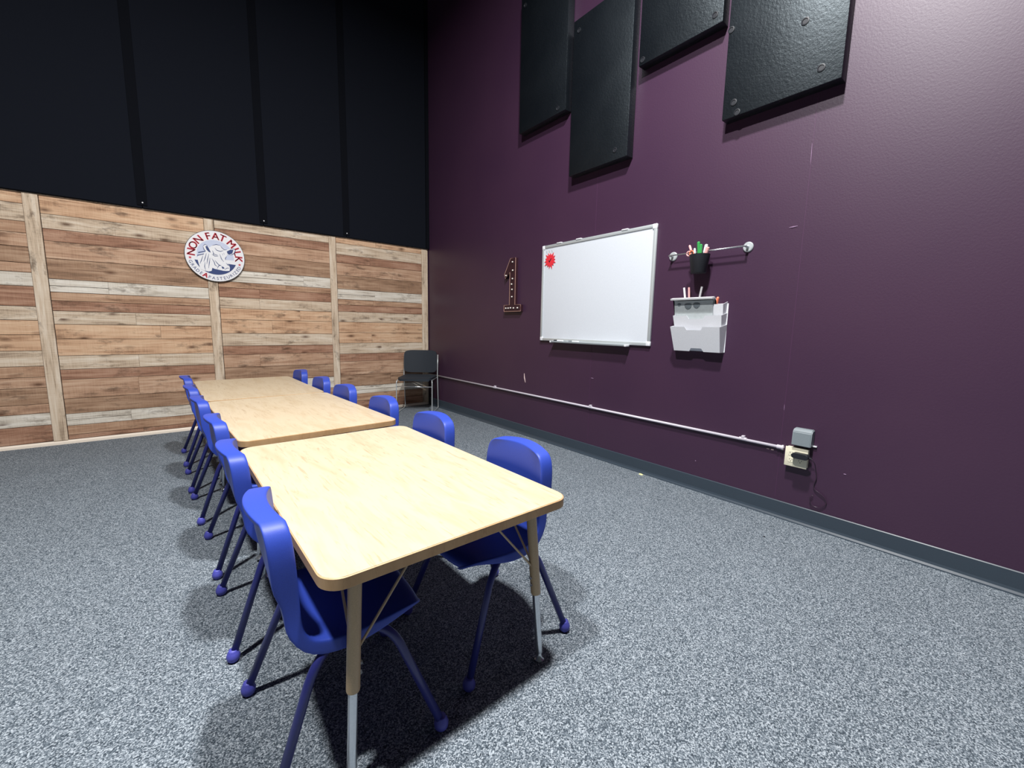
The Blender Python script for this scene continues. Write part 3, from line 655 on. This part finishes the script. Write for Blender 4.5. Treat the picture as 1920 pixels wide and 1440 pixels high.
def stroke(pts, w):
    p = [Vector(q) for q in cv(pts)]; l, r = [], []
    for i, q in enumerate(p):
        d = (p[min(i+1, len(p)-1)] - p[max(i-1, 0)]).normalized(); nn = Vector((-d.y, d.x)); ww = w*(.35 if i in (0, len(p)-1) else 1)
        l.append(tuple(q + nn*ww)); r.append(tuple(q - nn*ww))
    return l + r[::-1]
arc = lambda r, a0, a1, n=24: [(r*math.cos(math.radians(a0 + (a1-a0)*k/n)), r*math.sin(math.radians(a0 + (a1-a0)*k/n))) for k in range(n+1)]
flat('halo', [arc(.63, 20, 160)[::1] + [(-.62, -.1), (.62, -.1)]], .0193, 'lav')
flat('navy_ground', [arc(.72, 196, 338, 30)], .0201, 'navy')
flat('cow_head', [cv([(545, 565), (575, 535), (615, 560), (650, 590), (700, 548), (760, 538), (830, 556), (885, 606), (930, 630), (1000, 612), (1062, 615), (1086, 640), (1062, 692), (1000, 718), (948, 705),
     (936, 740), (915, 790), (935, 850), (985, 895), (998, 940), (990, 985), (930, 985), (880, 978), (800, 958), (745, 945), (700, 925), (690, 975), (640, 985), (600, 972), (560, 962), (512, 942), (482, 860), (455, 760), (475, 700), (560, 672), (592, 650), (560, 610)])], .0209, 'signwhite')
flat('cow_lines', [cv([(582, 572), (612, 560), (640, 605), (672, 672), (640, 662), (602, 622)]), cv([(938, 655), (1000, 625), (1052, 630), (1032, 690), (982, 712), (950, 690)]), cv([(848, 905), (882, 912), (908, 940), (872, 948)]),
     cv([(468, 662), (585, 642), (580, 655), (470, 676)]), cv([(455, 708), (562, 686), (560, 700), (456, 722)])] +
     [stroke(q, .012) for q in ([(735, 595), (770, 635), (830, 655), (885, 640)], [(690, 700), (735, 730), (795, 735)], [(705, 690), (760, 712), (790, 720)], [(862, 688), (872, 720)], [(884, 678), (898, 706)],
      [(740, 800), (780, 850), (810, 880), (845, 888)], [(690, 770), (730, 830), (745, 880), (790, 910)], [(780, 940), (810, 890), (850, 888)], [(600, 680), (580, 760), (560, 820)], [(640, 690), (620, 790), (610, 860)],
      [(545, 720), (520, 800), (500, 850)], [(660, 760), (650, 840), (640, 930)], [(580, 830), (575, 900), (590, 960)], [(830, 560), (860, 600), (900, 630), (936, 630)], [(935, 740), (915, 770), (920, 800)],
      [(545, 565), (575, 535), (615, 560)], [(930, 850), (960, 885), (990, 905)], [(905, 960), (950, 935), (990, 940)], [(545, 570), (560, 620), (590, 650)], [(690, 555), (760, 540), (830, 556)],
      [(1000, 612), (1062, 615), (1086, 640), (1062, 692), (1000, 718)], [(820, 700), (850, 780), (890, 830)], [(700, 640), (720, 690), (715, 720)])], .0217, 'navy')
def letters(name, seq, mat):
    """seq: (char, angle deg, radius, size, upright-out?)"""
    bm = bmesh.new()
    for ch, ang, rad, size, outw, bold in seq:
        cu = bpy.data.curves.new('glyph', 'FONT'); cu.body = ch; cu.size = 1; cu.align_x = 'CENTER'; cu.fill_mode = 'FRONT'; cu.offset = bold; cu.resolution_u = 3
        o = bpy.data.objects.new('glyph', cu); COL.objects.link(o); bpy.context.view_layer.update()
        me = bpy.data.meshes.new_from_object(o.evaluated_get(bpy.context.evaluated_depsgraph_get()))
        a = math.radians(ang); base = bm.verts[:] ; n0 = len(bm.verts); bm.from_mesh(me); bm.verts.ensure_lookup_table()
        vs_ = bm.verts[n0:]
        rot = a - PI/2 if outw else a + PI/2
        cy = .35
        for v in vs_:
            x, y = v.co.x*size, (v.co.y - cy)*size
            v.co = (SR*(rad*math.cos(a) + x*math.cos(rot) - y*math.sin(rot)), -.0205, SR*(rad*math.sin(a) + x*math.sin(rot) + y*math.cos(rot)))
        bpy.data.objects.remove(o, do_unlink=True); bpy.data.curves.remove(cu); bpy.data.meshes.remove(me)
    ex = bmesh.ops.extrude_face_region(bm, geom=bm.faces[:])
    for g in ex['geom']:
        if isinstance(g, bmesh.types.BMVert): g.co.y += .0012
    return obj(name, bm, MAT[mat], face)
def ang(p):
    x, y = cv([p])[0]; return math.degrees(math.atan2(y, x))
top = [(ch, ang(p), .79, .375, True, .0) for ch, p in zip('NONFATMILK', ((365, 655), (400, 555), (480, 470), (625, 415), (745, 410), (865, 430), (1010, 535), (1085, 622), (1122, 690), (1150, 790)))]
low = [(ch, ang(p), .865, .165, False, .0) for ch, p in zip('GRADEPASTEURIZED', ((345, 812), (374, 868), (412, 918), (460, 965), (518, 1008), (660, 1070), (728, 1090), (793, 1100), (850, 1101), (910, 1096), (968, 1080), (1018, 1060), (1054, 1036), (1084, 1010), (1120, 975), (1148, 942)))]
for g in top + [('A', ang((590, 1045)), .850, .25, False, .0)]:     # heavier stroke: the glyph laid twice, a hair apart
    letters('red_letter', [(g[0], g[1] - .8, g[2] - .004) + g[3:], (g[0], g[1] + .8, g[2] + .004) + g[3:]], 'redprint')
for g in low: letters('blue_letter', [g], 'navy')
def star(a, r, s):
    cx, cy = r*math.cos(math.radians(a)), r*math.sin(math.radians(a))
    return [(cx + (s if k % 2 == 0 else s*.42)*math.cos(PI/2 + k*PI/5), cy + (s if k % 2 == 0 else s*.42)*math.sin(PI/2 + k*PI/5)) for k in range(10)]
for p in ((340, 745), (1155, 885)): flat('star', [star(ang(p), .84, .062)], .0193, 'redprint')
